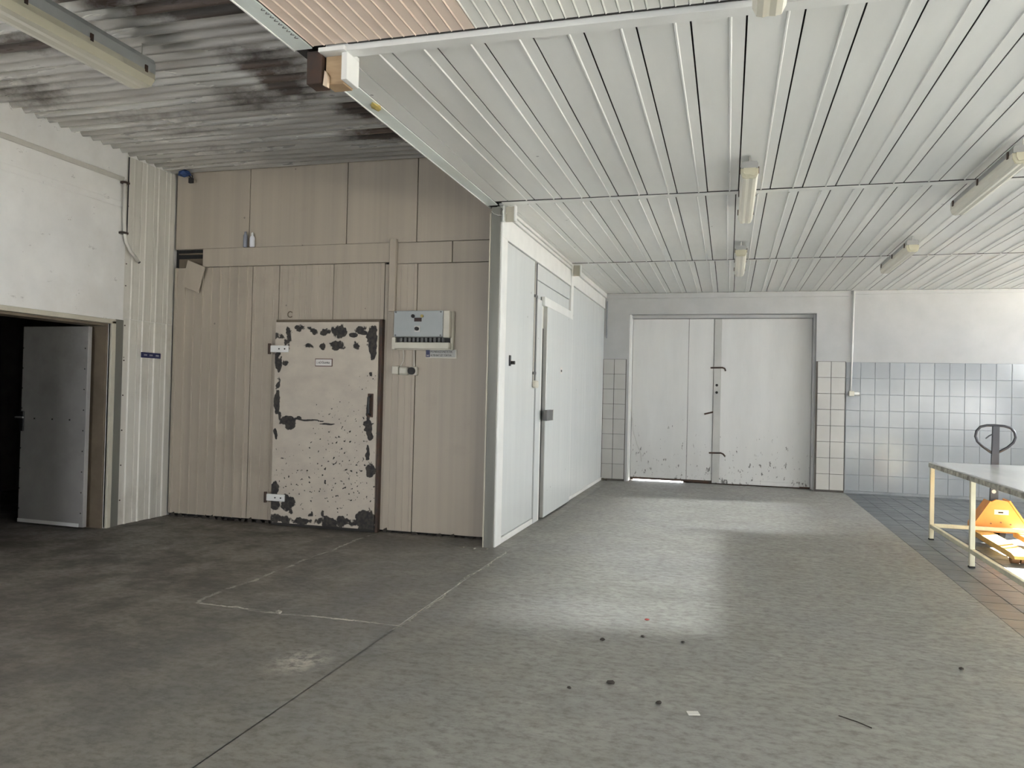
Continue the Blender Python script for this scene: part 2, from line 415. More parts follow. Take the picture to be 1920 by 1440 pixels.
ribpanel(-4.53, -3.9, 2.11, 2.69, .07, .003, .007); ribpanel(-3.9, -3.33, 2.11, 2.69, .07, .003, .007)
plainpanel(-2.98, -2.13, .02, 2.675)
plainpanel(-3.27, -2.62, 2.672, 2.888); plainpanel(-2.62, -2.13, 2.672, 2.888)
obj('band_board', bxo(-5.46, -3.262, YW-.022, YW+.02, 2.69, 2.884, .003), 'beige', wb)
obj('opening_bar', bxo(-5.80, -5.45, YW+.02, YW+.05, 2.835, 2.85, .002), 'frame_brown', wb)
obj('opening_bar', bxo(-5.80, -5.45, YW+.03, YW+.06, 2.695, 2.79, .002), 'frame_brown', wb)
bm = B()
for i in range(36):
    x = -5.8+i*.1+random.uniform(-.03, .03)
    if -4.55 < x < -3.3: continue
    h = random.uniform(.01, .05)
    prism(bm, [(x, 0), (x+random.uniform(.03, .09), 0), (x+.04, h), (x+.01, h*.7)], 1, YW-.012, YW-.002)
tag(obj('grime_flakes', bm, 'dirt', wb), 'dark crumbled dirt along the foot of the panels')

# vertical duct on the beige wall
d = tag(obj('cable_duct', bxo(-3.27, -3.198, YW-.045, YW-.001, 2.195, 2.92, .006), 'beige'), 'vertical beige cable duct running down to the grey fuse box', 'cable duct')

# partition (white) X=-2.03, Y 6.74..12.85
XP = -2.03
wp = thing('wall_partition', 'white insulated panel partition receding to the big gate', 'wall', (XP, 9.8, 0), kind='structure')
obj('wall_core', bxo(-2.30, XP-.05, 7.12, YB, -.02, 3.13), 'backing', wp)
def pp(y0, y1, z0, z1, dx=0., mat='white_panel', th=.05, nm='panel'): return obj(nm, bxo(XP-th, XP+dx, y0+.003, y1-.003, z0+.003, z1-.003, .003), mat, wp)
pp(6.92, 8.12, .06, 2.84); pp(6.92, 8.12, .0, .06, .012, 'white_trim', .05, 'kick_strip')
pp(8.14, 9.92, 2.66, 2.84); pp(8.14, 9.92, 2.46, 2.66, -.006)
pp(6.74, 9.92, 2.84, 3.05, .016, 'white_trim', .05, 'fascia_board')
pp(6.74, 9.92, 3.05, 3.09, .03, 'white_trim', .05, 'cornice'); pp(6.74, 9.92, 3.09, 3.127, .045, 'white_trim', .05, 'cornice')
pp(6.72, 6.915, 0, 2.98, .014, 'white_trim', .05, 'corner_post_cover')
pp(9.93, 10.08, 0, 3.12, .02, 'white_trim', .05, 'pilaster')
for k in range(5):
    pp(10.08+k*.555, 10.08+(k+1)*.555, .0, 2.87, 0)
pp(10.08, 12.84, 2.87, 3.05, .016, 'white_trim', .05, 'fascia_board'); pp(10.08, 12.84, 3.05, 3.127, .04, 'white_trim', .05, 'cornice')
pp(10.08, 12.84, 0, .05, .012, 'white_trim', .05, 'kick_strip')
# corner column
cl = thing('column', 'slim grey steel corner column where beige and white walls meet', 'column', (-2.08, 6.72, 0), kind='structure')
obj('post', bxo(-2.118, -2.032, 6.70, 7.04, 0, 3.11, .002), 'column', cl)
obj('edge_angle', bxo(-2.13, -2.119, 6.694, 6.74, 0, 3.05, .001), 'frame_cream', cl)

# back wall Y=12.85 with gate opening
GX0, GX1, GZ = -1.61, 1.31, 2.78
bm = B()
box(bm, -2.30, GX0, YB, YB+.35, -.02, 3.3); box(bm, GX1, XR+.2, YB, YB+.35, -.02, 3.3); box(bm, GX0, GX1, YB, YB+.35, GZ, 3.3)
wbk = struct(obj('wall_back', bm, 'plaster'), 'white plastered back wall with the wide gate and tiled dado', 'wall')
obj('top_band', bxo(-2.02, 1.76, YB-.02, YB, 3.04, 3.122, .002), 'plaster', wbk)
obj('top_band', bxo(1.80, XR, YB-.012, YB, 3.07, 3.122, .002), 'plaster', wbk)
obj('grout_bed', bxo(-2.03, GX0-.03, YB-.006, YB, 0, 2.03), 'grout_dark', wbk)
obj('grout_bed', bxo(GX1, 1.74, YB-.006, YB, 0, 2.03), 'grout_dark', wbk)
obj('grout_bed', bxo(1.745, XR, YB-.006, YB, 0, 2.02), 'grout', wbk)
tp = {}
def tile(mat, x, z, w, h, jit=.0):
    key = (mat, w, h)
    if key not in tp:
        bm = bxo(x, x+w, YB-.014, YB-.004, z, z+h, .0025); tp[key] = obj('tile', bm, mat, wbk); return
    c = clone(tp[key], (x+w/2, YB-.009, z), wbk)
    c.rotation_euler = (random.uniform(-jit, jit), 0, random.uniform(-jit, jit))
for r in range(9):
    z = .035+(r-1)*.2495+.004 if r else .004; h = .2445 if r else .030
    z = 2.03-(8-r+1)*.2495+.25*0 if r else .004
    if r == 0: continue
    for x, w in ((-2.022, .174), (-1.840, .188)): tile('tile_cream', x, z, w, .2445, .002)
    for x, w in ((1.337, .190), (1.534, .198)): tile('tile_cream', x, z, w, .2445, .002)
for c in range(22):
    x = 1.75+c*.2045
    for r in range(8):
        z = 2.02-(r+1)*.2475
        tile('tile', x, z, .2015, .2445, .005)
# right wall with windows, front wall
def wall_holes(axis, at0, at1, a0, a1, zt, holes):
    bm = B(); hs = sorted(holes); cur = a0
    def bb(p, q, z0, z1):
        if axis == 0: box(bm, at0, at1, p, q, z0, z1)
        else: box(bm, p, q, at0, at1, z0, z1)
    for h0, h1, z0, z1 in hs:
        bb(cur, h0, -.02, zt); bb(h0, h1, -.02, z0); bb(h0, h1, z1, zt); cur = h1
    bb(cur, a1, -.02, zt); return bm
struct(obj('wall_right', wall_holes(0, XR, XR+.25, YF-.25, YB+.35, 3.86, WIN_R), 'plaster'), 'white wall with tall windows lighting the hall', 'wall')
struct(obj('wall_front', wall_holes(1, YF-.25, YF, XL-.22, XR+.25, 3.86, WIN_F), 'plaster'), 'white wall behind the viewpoint with one unseen fill window', 'wall')
k = 1
for a0, a1, z0, z1 in WIN_R:
    w = thing('window_%d' % k, ('high strip window in the right wall beside the table', 'unseen low fill window in the right wall level with the viewpoint', 'unseen fill window in the right wall behind the viewpoint')[k-1], 'window', (XR+.12, (a0+a1)/2, z0), kind='structure'); k += 1
    obj('frame_rail', bxo(XR+.09, XR+.15, a0, a1, z0, z0+.05), 'white_trim', w); obj('frame_rail', bxo(XR+.09, XR+.15, a0, a1, z1-.05, z1), 'white_trim', w)
    n = max(2, round((a1-a0)/.9))
    for i in range(n+1):
        y = a0+.025+(a1-a0-.05)*i/n
        obj('mullion', bxo(XR+.09, XR+.15, y-.025, y+.025, z0+.05, z1-.05), 'white_trim', w)
struct(obj('yard', bxo(XR+.3, 60, -40, 60, -.5, -.12), 'concrete_out'), 'sunlit pale concrete yard outside the windows', 'yard')
struct(obj('yard_behind_gate', bxo(-30, XR+.3, YB+.40, 60, -.5, -.12), 'concrete_out'), 'sunlit pale concrete yard beyond the gate', 'yard')

# ------------------------------------------------------------------ ceilings
ZC = 3.13
ce = thing('ceiling', 'low ceiling of long off white metal panels with dark joints', 'ceiling', (2, 5, ZC), kind='structure')
obj('ceiling_backing', bxo(-2.15, XR+.25, YF-.25, YB+.35, ZC+.03, ZC+.30), 'backing', ce)
prof = [(.004, .005), (.004, 0), (.168, 0), (.172, -.007), (.179, -.007), (.183, 0), (.243, 0), (.243, .005)]
PW = .248
def section(y0, y1, off, xs, mat='ceil'):
    first = None
    obj('ceiling_panel', bxo(-2.055, off+math.ceil((xs[0]-off)/PW)*PW-.003, y0, y1, ZC, ZC+.02, .001), mat, ce)
    k0 = math.ceil((xs[0]-off)/PW); k1 = math.floor((xs[1]-off)/PW)
    for kk in range(k0, k1):
        x = off+kk*PW
        if first is None:
            first = obj('ceiling_panel', prism(B(), [(x+a, ZC+b) for a, b in prof], 1, y0, y1), mat, ce); base = first.location+wloc(ce); bx = x
        else:
            c = clone(first, (base.x+x-bx, base.y, base.z-random.random()*.0012), ce); c.rotation_euler = (random.uniform(-.0005, .0005), random.uniform(-.0016, .0016), 0)
section(3.525, 6.585, .05, (-2.05, 6.3)); section(6.72, 9.84, .03, (-2.0, 6.3)); section(9.90, 12.84, .055, (-2.0, 6.3))
# narrow boards in front of the first beam
bp = [(.001, .016), (.001, -.001), (.005, -.005), (.011, -.001), (.0605, -.001), (.0605, .016)]
firsts = {}
for kk in range(0, 133):
    x = -2.05+kk*.0617; mat = 'pink' if x < -1.21 else 'grey_board'
    if x+.06 > XR: break
    if mat not in firsts:
        o = obj('ceiling_board', prism(B(), [(x+a, ZC+b) for a, b in bp], 1, YF, 3.425), mat, ce); firsts[mat] = (o, o.location+wloc(ce), x)
    else:
        o, b0, bx = firsts[mat]; clone(o, (b0.x+x-bx, b0.y, b0.z-random.random()*.0015), ce)
n = 1
def trim(lbl, parts):
    global n
    t = thing('trim_%d' % n, lbl, 'trim', (2, parts[0][2], ZC), kind='structure'); n += 1
    for nm, x0, y0, x1, y1, z0, z1, mat in parts: obj(nm, bxo(x0, x1, y0, y1, z0, z1, .002), mat, t)
    return t
trim('white stepped ceiling batten nearest the viewpoint', [('batten', -1.99, 3.45, 6.18, 3.53, ZC-.028, ZC+.02, 'white_trim'), ('gap_shade_strip', -1.86, 3.428, 6.18, 3.446, ZC-.001, ZC+.02, 'rubber')])  # dark strips paint the shaded gap beside each batten
trim('white ceiling batten above the first pair of lamps', [('gap_shade_strip', -2.03, 6.588, 6.18, 6.612, ZC-.002, ZC+.02, 'rubber'), ('batten', -2.0, 6.615, 6.18, 6.70, ZC-.006, ZC+.02, 'white_trim')])
trim('white ceiling batten above the far pair of lamps', [('gap_shade_strip', -2.0, 9.842, 6.18, 9.866, ZC-.003, ZC+.02, 'rubber'), ('batten', -2.0, 9.869, 6.18, 9.898, ZC-.008, ZC+.02, 'white_trim')])
et = thing('trim_%d' % n, 'pale green steel angle along the low ceiling edge', 'trim', (-2.1, 3, ZC), kind='structure'); n += 1
obj('edge_angle', bxo(-2.155, -2.058, YF, 3.44, ZC-.006, ZC+.002, .001), 'mint', et); obj('edge_angle', bxo(-2.155, -2.058, 3.60, 6.70, ZC-.006, ZC+.002, .001), 'mint', et)
obj('edge_lip', bxo(-2.162, -2.154, YF, 3.44, ZC-.012, ZC+.05, .001), 'white_trim', et); obj('edge_lip', bxo(-2.162, -2.154, 3.60, 6.98, ZC-.012, ZC+.05, .001), 'white_trim', et)
struct(obj('wall_ceiling_step', bxo(-2.16, -2.10, YF, 7.10, ZC+.002, 3.86), 'backing'), 'dark upstand between the low ceiling and corrugated roof', 'wall')

# corrugated ceiling, waves run along X
cc = thing('ceiling_corrugated', 'stained corrugated steel ceiling above the cold store front', 'ceiling', (-4, 3, 3.73), kind='structure')
obj('ceiling_backing', bxo(XL-.22, -2.10, YF-.25, 7.35, 3.80, 3.90), 'backing', cc)
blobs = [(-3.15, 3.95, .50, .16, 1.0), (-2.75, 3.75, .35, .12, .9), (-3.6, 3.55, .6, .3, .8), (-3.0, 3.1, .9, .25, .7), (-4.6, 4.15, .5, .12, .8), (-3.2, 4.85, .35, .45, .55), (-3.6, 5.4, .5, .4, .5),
         (-2.6, 5.3, .25, .5, .8), (-2.35, 6.0, .25, .8, 1.0), (-3.0, 6.35, .5, .22, .6), (-4.9, 5.6, .9, .5, .35), (-5.4, 4.8, .7, .5, .45), (-2.4, 4.4, .2, .7, .9), (-2.35, 5.1, .3, .6, .95), (-2.9, 5.75, .35, .25, .7), (-3.3, 5.1, .25, .5, .65), (-3.9, 2.9, 1.2, .4, .8), (-2.7, 2.9, .6, .4, .9), (-4.2, 3.9, .25, .25, .5), (-2.5, 6.7, .35, .3, .7), (-5.0, 6.4, .6, .3, .35)]  # real stains, plus shade painted dark along the low ceiling edge
def corr(y0, nw, z, tilt):
    P, A, S = .122, .028, 10
    xs = [XL-.02+(abs(XL)-2.12+.02)*i/150 for i in range(151)]
    bm = B(); lay = bm.verts.layers.float.new('stain_and_shade'); grid = []
    for j in range(nw*S+1):
        y = y0+j*P/S; row = []
        for x in xs:
            zz = z+A*math.cos(2*math.pi*j/S)+tilt*(y-y0)+.004*noise.noise(Vector((x*.7, y*1.3, 3)))
            v = bm.verts.new((x, y, zz))
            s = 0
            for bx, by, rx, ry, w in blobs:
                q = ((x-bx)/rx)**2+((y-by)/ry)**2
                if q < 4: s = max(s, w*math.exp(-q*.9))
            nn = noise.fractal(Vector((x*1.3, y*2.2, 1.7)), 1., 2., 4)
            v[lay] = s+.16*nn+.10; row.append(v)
        grid.append(row)
    for a, b in zip(grid, grid[1:]):
        for i in range(150): bm.faces.new((a[i], a[i+1], b[i+1], b[i]))
    bmesh.ops.recalc_face_normals(bm, faces=bm.faces[:])
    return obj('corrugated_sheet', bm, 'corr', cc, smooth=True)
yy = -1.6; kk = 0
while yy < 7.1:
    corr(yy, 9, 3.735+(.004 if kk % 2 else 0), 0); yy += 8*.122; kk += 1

# steel / timber bracket ends under the low ceiling
def bracket(y, label, dark=True):
    b = thing('beam_bracket', label, 'bracket', (-2.0, y, 2.955), 'bracket ends under the ceiling edge')
    if dark:
        obj('steel_stub', bxo(-2.10, -2.015, y, y+.10, 2.955, ZC-.008, .003), 'steel_dark', b)
        obj('timber_block', bxo(-2.008, -1.905, y+.03, y+.13, 2.955, ZC-.03, .003), 'wood', b)
        bm = B(); prism(bm, [(-2.008, 2.945), (-1.985, 2.935), (-1.982, 2.99), (-2.0, 3.02)], 1, y+.005, y+.028)
        obj('splinter', bm, simple('fresh_wood', (.66, .53, .40), .8), b)
        obj('side_plate', bxo(-1.904, -1.872, y, y+.13, 2.962, ZC-.03, .002), 'white_trim', b)
        obj('cap_board', bxo(-2.02, -1.872, y-.03, y+.13, ZC-.03, ZC-.008, .002), 'white_trim', b)
    else:
        obj('channel_back', bxo(-1.985, -1.892, y+.05, y+.06, 2.97, ZC-.02, .001), 'frame_cream', b)
        obj('channel_side', bxo(-1.892, -1.88, y, y+.06, 2.97, ZC-.02, .001), 'white_trim', b)
        obj('channel_side', bxo(-1.998, -1.986, y, y+.06, 2.97, ZC-.02, .001), 'white_trim', b)
    return b
bracket(3.46, 'broken bracket of dark steel and raw timber nearest the viewpoint')
bracket(6.66, 'small white channel bracket at the top of the grey corner column', False)
bracket(9.86, 'small white channel bracket at the far end of the white partition', False)

# ------------------------------------------------------------------ doors
# door 1: left doorway
d1 = thing('door_1', 'dirty grey door standing open into the dark room at the left', 'door', (XL, 5.4, 0), kind='structure')
obj('frame_jamb', bxo(XL-.02, XL+.022, 6.18, 6.235, 0, 2.03, .004), 'frame_cream', d1)
obj('frame_jamb', bxo(XL-.02, XL+.022, 4.495, 4.55, 0, 2.03, .004), 'frame_cream', d1)
obj('frame_head', bxo(XL-.02, XL+.022, 4.495, 6.235, 2.0, 2.045, .004), 'frame_cream', d1)
obj('reveal_lining', bxo(XL-.23, XL-.021, 6.155, 6.18, 0, 2.0, .002), 'frame_brown', d1)
obj('reveal_lining', bxo(XL-.23, XL-.021, 4.55, 6.155, 1.975, 2.0, .002), 'frame_brown', d1)
obj('jamb_side_strip', bxo(XL-.005, XL+.016, 6.24, 6.335, .0, 2.05, .003), 'column', d1)
# leaf hinged at (-6.06, 6.14), swung in so that it faces the hall
ang = math.radians(2)
bm = bxo(0, .83, 0, .045, .015, 1.965, .003)
RM = Matrix.Translation((-5.985, 6.11, 0)) @ Matrix.Rotation(math.pi-ang, 4, 'Z')
def rot(bm, M=RM): bm.transform(M); return bm
leaf = obj('leaf', rot(bm), 'door_grey', d1)
obj('edge_strip', rot(bxo(.05, .83, .046, .05, .015, .05)), 'white_trim', leaf)
bm = B()
for i in range(9):
    z = .15+i*.2
    for xx in (.03, .82): cyl(bm, (xx, .044, z), (xx, .05, z), .006, 8)
for xx in (.2, .42, .65): cyl(bm, (xx, .044, 1.05), (xx, .05, 1.05), .008, 8)
obj('screws', rot(bm), 'ink', leaf)
bm = B(); box(bm, .785, .835, -.012, .058, .92, 1.12, .004); obj('lock_plate', rot(bm), 'black', leaf)
bm = B(); tube(bm, [(.825, .05, 1.06), (.825, .10, 1.06), (.825, .11, 1.06), (.72, .115, 1.06)], .009, 8); obj('door_handle', rot(bm), 'clip', leaf)

# door 2: cold store door with peeling paint
d2 = thing('door_2', 'cold store door with white paint peeling off dark steel', 'door', (-3.93, YW, 0), kind='structure')
LX0, LX1, LZ0, LZ1, LY = -4.51, -3.35, .03, 2.088, 6.975
def chipped():
    bm = B(); lay = bm.verts.layers.float.new('chip')
    nx, nz = 200, 350
    W, H = LX1-LX0, LZ1-LZ0
    bl = [(.02, .93, .10, .02, 1.1), (.13, .93, .05, .05, .95), (.26, .97, .10, .02, .9), (.38, .95, .05, .02, .9), (.50, .95, .06, .02, 1), (.63, .955, .075, .035, 1.2), (.77, .935, .04, .012, 1.1), (.86, .965, .12, .02, .9),
          (.94, .93, .055, .055, 1.25), (.955, .87, .035, .05, 1.2), (.86, .95, .05, .015, 1.1), (.10, .865, .05, .018, 1), (.035, .80, .04, .055, 1.2), (.11, .80, .035, .018, 1.1), (.04, .70, .025, .03, 1.1), (.035, .60, .03, .07, 1.15),
          (.065, .53, .02, .03, .95), (.15, .50, .085, .032, 1.3), (.24, .52, .05, .012, 1.0), (.38, .515, .14, .006, 1.0), (.52, .50, .10, .005, .95), (.03, .435, .018, .03, 1.1), (.92, .56, .025, .05, 1.1), (.92, .49, .045, .045, 1.15), (.95, .45, .03, .025, 1.05),
          (.93, .36, .02, .045, 1.1), (.955, .285, .05, .035, 1.2), (.04, .17, .045, .035, 1.25), (.14, .10, .10, .045, 1.25), (.04, .085, .09, .03, 1.1), (.33, .88, .11, .016, .8), (.47, .88, .04, .02, .9), (.62, .885, .085, .025, 1.1), (.79, .885, .045, .03, .95),
          (.94, .75, .02, .02, .9), (.10, .02, .12, .025, 1.1), (.30, .015, .12, .02, 1.0), (.55, .02, .12, .03, 1.1), (.75, .025, .12, .03, 1.1), (.93, .035, .10, .06, 1.3), (.40, .055, .03, .02, 1.0), (.51, .06, .02, .02, 1.0), (.2, .06, .03, .02, .95)]
    g = []
    for j in range(nz+1):
        v_ = j/nz; row = []
        for i in range(nx+1):
            u = i/nx; x = LX0+W*u; z = LZ0+H*v_
            v = bm.verts.new((x, LY-.0, z))
            n1 = noise.fractal(Vector((x*9, z*9, 4)), 1., 2., 4); n2 = noise.fractal(Vector((x*34, z*34, 9)), 1., 2., 3)
            s = 0
            uu = u+.012*n1; vv = v_+.008*noise.noise(Vector((x*11, z*11, 7)))
            for bx, bz, rx, rz, w in bl:
                q = ((uu-bx)/rx)**2+((vv-bz)/rz)**2
                if q < 3: s = max(s, w*(1-q*.5))
            s = s*.75+.40*n1*min(1, s*1.6+.0)+.15*n2*min(1, s*2)
            band = math.exp(-((v_-.42)/.2)**2)*math.exp(-((u-.68)/.22)**2)+.75*math.exp(-((v_-.2)/.14)**2)+.55*math.exp(-((u-.93)/.07)**2)*(v_ < .75)
            s = max(s, (.36+1.2*(n2-.60+.24*min(1, band))) if band > .12 else 0)
            v[lay] = s; row.append(v)
        g.append(row)
    for a, b in zip(g, g[1:]):
        for i in range(nx): bm.faces.new((a[i], a[i+1], b[i+1], b[i]))
    # sides and back give the leaf its thickness
    yb = YW+.04
    rim = g[0][:]+[r[-1] for r in g[1:]]+g[-1][:-1][::-1]+[r[0] for r in g[1:-1]][::-1]
    bk = [bm.verts.new((v.co.x, yb, v.co.z)) for v in rim]
    for v in bk: v[lay] = .0
    m_ = len(rim)
    for i in range(m_): bm.faces.new((rim[i], rim[(i+1) % m_], bk[(i+1) % m_], bk[i]))
    bm.faces.new(bk)
    bmesh.ops.recalc_face_normals(bm, faces=bm.faces[:])
    return bm
leaf = obj('leaf', chipped(), 'chip', d2)
obj('frame_jamb', bxo(-3.346, -3.318, 6.99, YW+.04, 0, 2.115, .003), 'steel_dark', d2)
obj('frame_jamb', bxo(-4.528, -4.514, 7.01, YW+.04, 0, 2.115, .003), 'frame_brown', d2)
obj('frame_head', bxo(-4.528, -3.318, 7.01, YW+.04, 2.092, 2.118, .003), 'frame_brown', d2)
obj('threshold', bxo(-4.52, -3.32, 7.0, YW+.04, .0, .026, .002), 'rubber', d2)
for z in (1.812, .285):
    h = obj('hinge', bxo(-4.57, -4.345, LY-.022, LY-.002, z-.035, z+.035, .004), 'white_trim', d2)
    bm = B(); cyl(bm, (-4.565, LY-.018, z-.055), (-4.565, LY-.018, z+.055), .016, 10); obj('hinge_pin', bm, 'steel_dark', h)
    bm = B()
    for x in (-4.45, -4.385): cyl(bm, (x, LY-.026, z), (x, LY-.02, z), .008, 8)
    obj('hinge_bolts', bm, 'ink', h)
bm = B(); tube(bm, [(-3.415, LY-.003, 1.355), (-3.415, LY-.05, 1.335), (-3.415, LY-.055, 1.26), (-3.415, LY-.05, 1.185), (-3.415, LY-.003, 1.165)], .013, 10); obj('pull_handle', bm, 'black', d2)
obj('handle_backplate', bxo(-3.447, -3.385, LY-.006, LY-.001, 1.14, 1.375, .002), 'steel_dark', d2)
# door sign
s = thing('door_sign', 'small white lettered plate on the peeling cold store door', 'sign', (-3.944, LY-.006, 1.638))
obj('border', bxo(-4.041, -3.847, LY-.006, LY-.001, 1.638, 1.717, .001), 'sign_red', s)
obj('plate', bxo(-4.034, -3.854, LY-.009, LY-.0055, 1.645, 1.710, .0005), 'sign_white', s)
text('lettering', '1. HŰTŐKAMRA', .030, 'ink', s, (-4.024, LY-.0096, 1.665), (1, 0, 0), (0, 0, 1), .70)
# small ring mark hook above the door
bm = B(); tube(bm, [(-4.385+.028*math.cos(t), YW-.012, 2.175+.03*math.sin(t)) for t in [math.radians(40+i*28) for i in range(11)]], .005, 8)
tag(obj('wall_hook', bm, 'frame_brown'), 'small open ring hook on the beige wall above the peeling door', 'hook')

# door 3: white partition door
d3 = thing('door_3', 'white insulated sliding door slightly open in the white partition', 'door', (XP, 9.1, 0), kind='structure')
obj('frame_jamb', bxo(XP-.05, XP+.012, 8.14, 8.34, 0, 2.455, .003), 'white_panel', d3)
obj('frame_jamb', bxo(XP-.05, XP+.008, 8.345, 8.402, 0, 2.50, .002), 'white_trim', d3)
obj('frame_head', bxo(XP-.05, XP+.045, 8.345, 9.90, 2.40, 2.50, .004), 'white_trim', d3)
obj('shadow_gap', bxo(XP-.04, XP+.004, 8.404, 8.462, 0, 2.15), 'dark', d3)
obj('frame_stop', bxo(XP-.04, XP+.003, 8.404, 8.462, 2.155, 2.40), 'cream_pl', d3)
leaf = obj('leaf', bxo(XP-.02, XP+.05, 8.47, 9.915, .02, 2.40, .006), 'white_panel', d3)
obj('edge_seal', bxo(XP-.015, XP+.044, 8.464, 8.4695, .02, 2.40, .001), 'strip_grey', leaf)
lk = obj('lock_case', bxo(XP+.052, XP+.10, 8.33, 8.66, 1.115, 1.235, .005), 'grey_dk', leaf)
obj('lock_band', bxo(XP+.10, XP+.106, 8.60, 8.63, 1.12, 1.23, .001), 'clip', lk)
obj('label_plate', bxo(XP+.051, XP+.054, 9.19, 9.30, 1.665, 1.745, .0005), 'sign_white', leaf)
obj('label_print', bxo(XP+.054, XP+.055, 9.215, 9.28, 1.69, 1.715), 'ink', leaf)
hook = thing('wall_switch', 'small black knob switch on the white partition near the column', 'switch', (XP+.02, 7.10, 1.68))
obj('plate', bxo(XP+.002, XP+.012, 7.08, 7.125, 1.672, 1.775, .002), 'black', hook)
bm = B(); cyl(bm, (XP+.012, 7.125, 1.705), (XP+.05, 7.125, 1.705), .017, 10); obj('knob', bm, 'black', hook)
cb = thing('cable_pull', 'thin twin cable with a white end box beside the partition door', 'cable', (XP+.01, 8.05, 1.5))
for y in (8.02, 8.085):
    bm = B(); cyl(bm, (XP+.008, y, 1.55), (XP+.008, y, 2.83), .007, 8); obj('cable', bm, 'grey_dk' if y > 8.05 else 'pipe', cb)
for z in (1.62, 2.45): obj('cable_clip', bxo(XP+.002, XP+.02, 8.0, 8.105, z, z+.03, .002), 'grey_dk', cb)
obj('end_box', bxo(XP+.002, XP+.05, 8.0, 8.115, 1.475, 1.555, .012), 'cream_pl', cb)

# door 4: gate
YG = 13.12
d4 = thing('door_4', 'large white two leaf gate with scuffed lower panels at the back', 'gate', (-.15, YG, 0), kind='structure')
obj('frame_jamb', bxo(GX0, GX0+.03, YB+.05, YG+.04, 0, GZ, .003), 'white_trim', d4)
obj('frame_jamb', bxo(GX1-.03, GX1, YB+.16, YG+.04, 0, GZ, .003), 'gate', d4)
obj('frame_head', bxo(GX0+.03, GX1-.03, YB+.18, YG+.04, GZ-.05, GZ, .003), 'plaster', d4)
def gl(nm, x0, x1, z0, z1, y=YG, mat='gate', par=d4, th=.04): return obj(nm, bxo(x0, x1, y, y+th, z0, z1, .003), mat, par)
l1 = gl('leaf', GX0+.035, -.652, .055, 2.725)
l2 = gl('leaf', -.646, -.243, .055, 2.725)
l3 = gl('leaf', -.238, GX1-.035, .03, 2.725)
for a in ((GX0, GX0+.08, 0, GZ), (GX1-.08, GX1, 0, GZ), (GX0+.08, GX1-.08, GZ-.10, GZ), (-.70, -.60, 0, GZ-.1), (-.66, GX1-.08, 0, .12), (-.30, -.18, .12, GZ-.1)):
    obj('gate_stop', bxo(a[0], a[1], YG+.042, YG+.09, a[2], a[3]), 'steel_dark', d4)
gl('bottom_rail', GX0+.035, -.243, .022, .054, YG-.006, 'steel_dark', l1)
gl('bottom_rail', -.238, 1.12, .02, .085, YG-.012, 'gate', l3, .012)
ast = gl('cover_strip', -.236, -.122, .03, 2.72, YG-.02, 'strip_grey', l3, .02)
for z, x1 in ((1.915, -.05), (.515, -.03)):
    bm = B(); tube(bm, [(-.29, YG-.03, z), (-.10, YG-.035, z+.005), (-.065, YG-.04, z-.01), (x1-.0, YG-.045, z-.05)], .013, 8); obj('latch_bar', bm, 'steel_dark', l3)
bm = B(); tube(bm, [(-.245, YG-.02, 1.185), (-.245, YG-.06, 1.185), (-.375, YG-.07, 1.15)], .013, 8); obj('lever_handle', bm, 'steel_dark', l2)
for z in (1.63, 1.51):
    bm = B(); cyl(bm, (-.185, YG-.032, z), (-.185, YG-.02, z), .022, 10); obj('keyhole', bm, 'ink', ast)

# ------------------------------------------------------------------ things on the walls
# left wall conduits
bm = bxo(XL+.001, XL+.02, 3.0, 6.29, 3.425, 3.47, .003); tag(obj('flat_conduit', bm, 'pipe'), 'upper flat white conduit along the left wall under the corrugated ceiling', 'conduit')
bm = bxo(XL+.001, XL+.012, 3.0, 6.33, 3.165, 3.225, .003); tag(obj('flat_conduit', bm, 'plaster_left'), 'lower wide white conduit band along the left wall', 'conduit')
p = thing('conduit_pipe', 'pale vertical conduit pipe with a bent open end on the left wall', 'pipe', (XL+.04, 6.28, 2.65))
bm = B(); tube(bm, [(XL+.040, 6.27, 3.44), (XL+.040, 6.275, 3.1), (XL+.040, 6.285, 2.92), (XL+.042, 6.31, 2.82), (XL+.045, 6.37, 2.74), (XL+.05, 6.47, 2.66)], .017, 10); obj('pipe', bm, 'pipe', p, True)
for z in (3.40, 2.90): obj('pipe_clamp', bxo(XL+.001, XL+.062, 6.245, 6.315, z, z+.022, .003), 'steel_dark', p)
bm = B(); cyl(bm, (XL+.0505, 6.472, 2.658), (XL+.052, 6.482, 2.650), .014, 10); obj('pipe_mouth', bm, 'ink', p)
bm = B(); tube(bm, [(XL+.008, 6.352, 3.69), (XL+.008, 6.350, 3.2), (XL+.008, 6.347, 2.8)], .006, 8); tag(obj('black_cable', bm, 'ink'), 'thin black cable down the joint beside the conduit pipe', 'cable')
# blue plate on the cream sheet
s = thing('name_plate', 'narrow navy blue plate on the glossy cream sheet by the left door', 'sign', (XL+.02, 6.72, 1.69))
obj('plate', bxo(XL+.0135, XL+.02, 6.58, 6.865, 1.690, 1.747, .003), 'blue', s)
for y in (6.62, 6.70, 6.79):
    for q in range(3): obj('faded_print', bxo(XL+.02, XL+.0206, y+q*.016, y+q*.016+.010, 1.712, 1.728), 'grey_box', s)
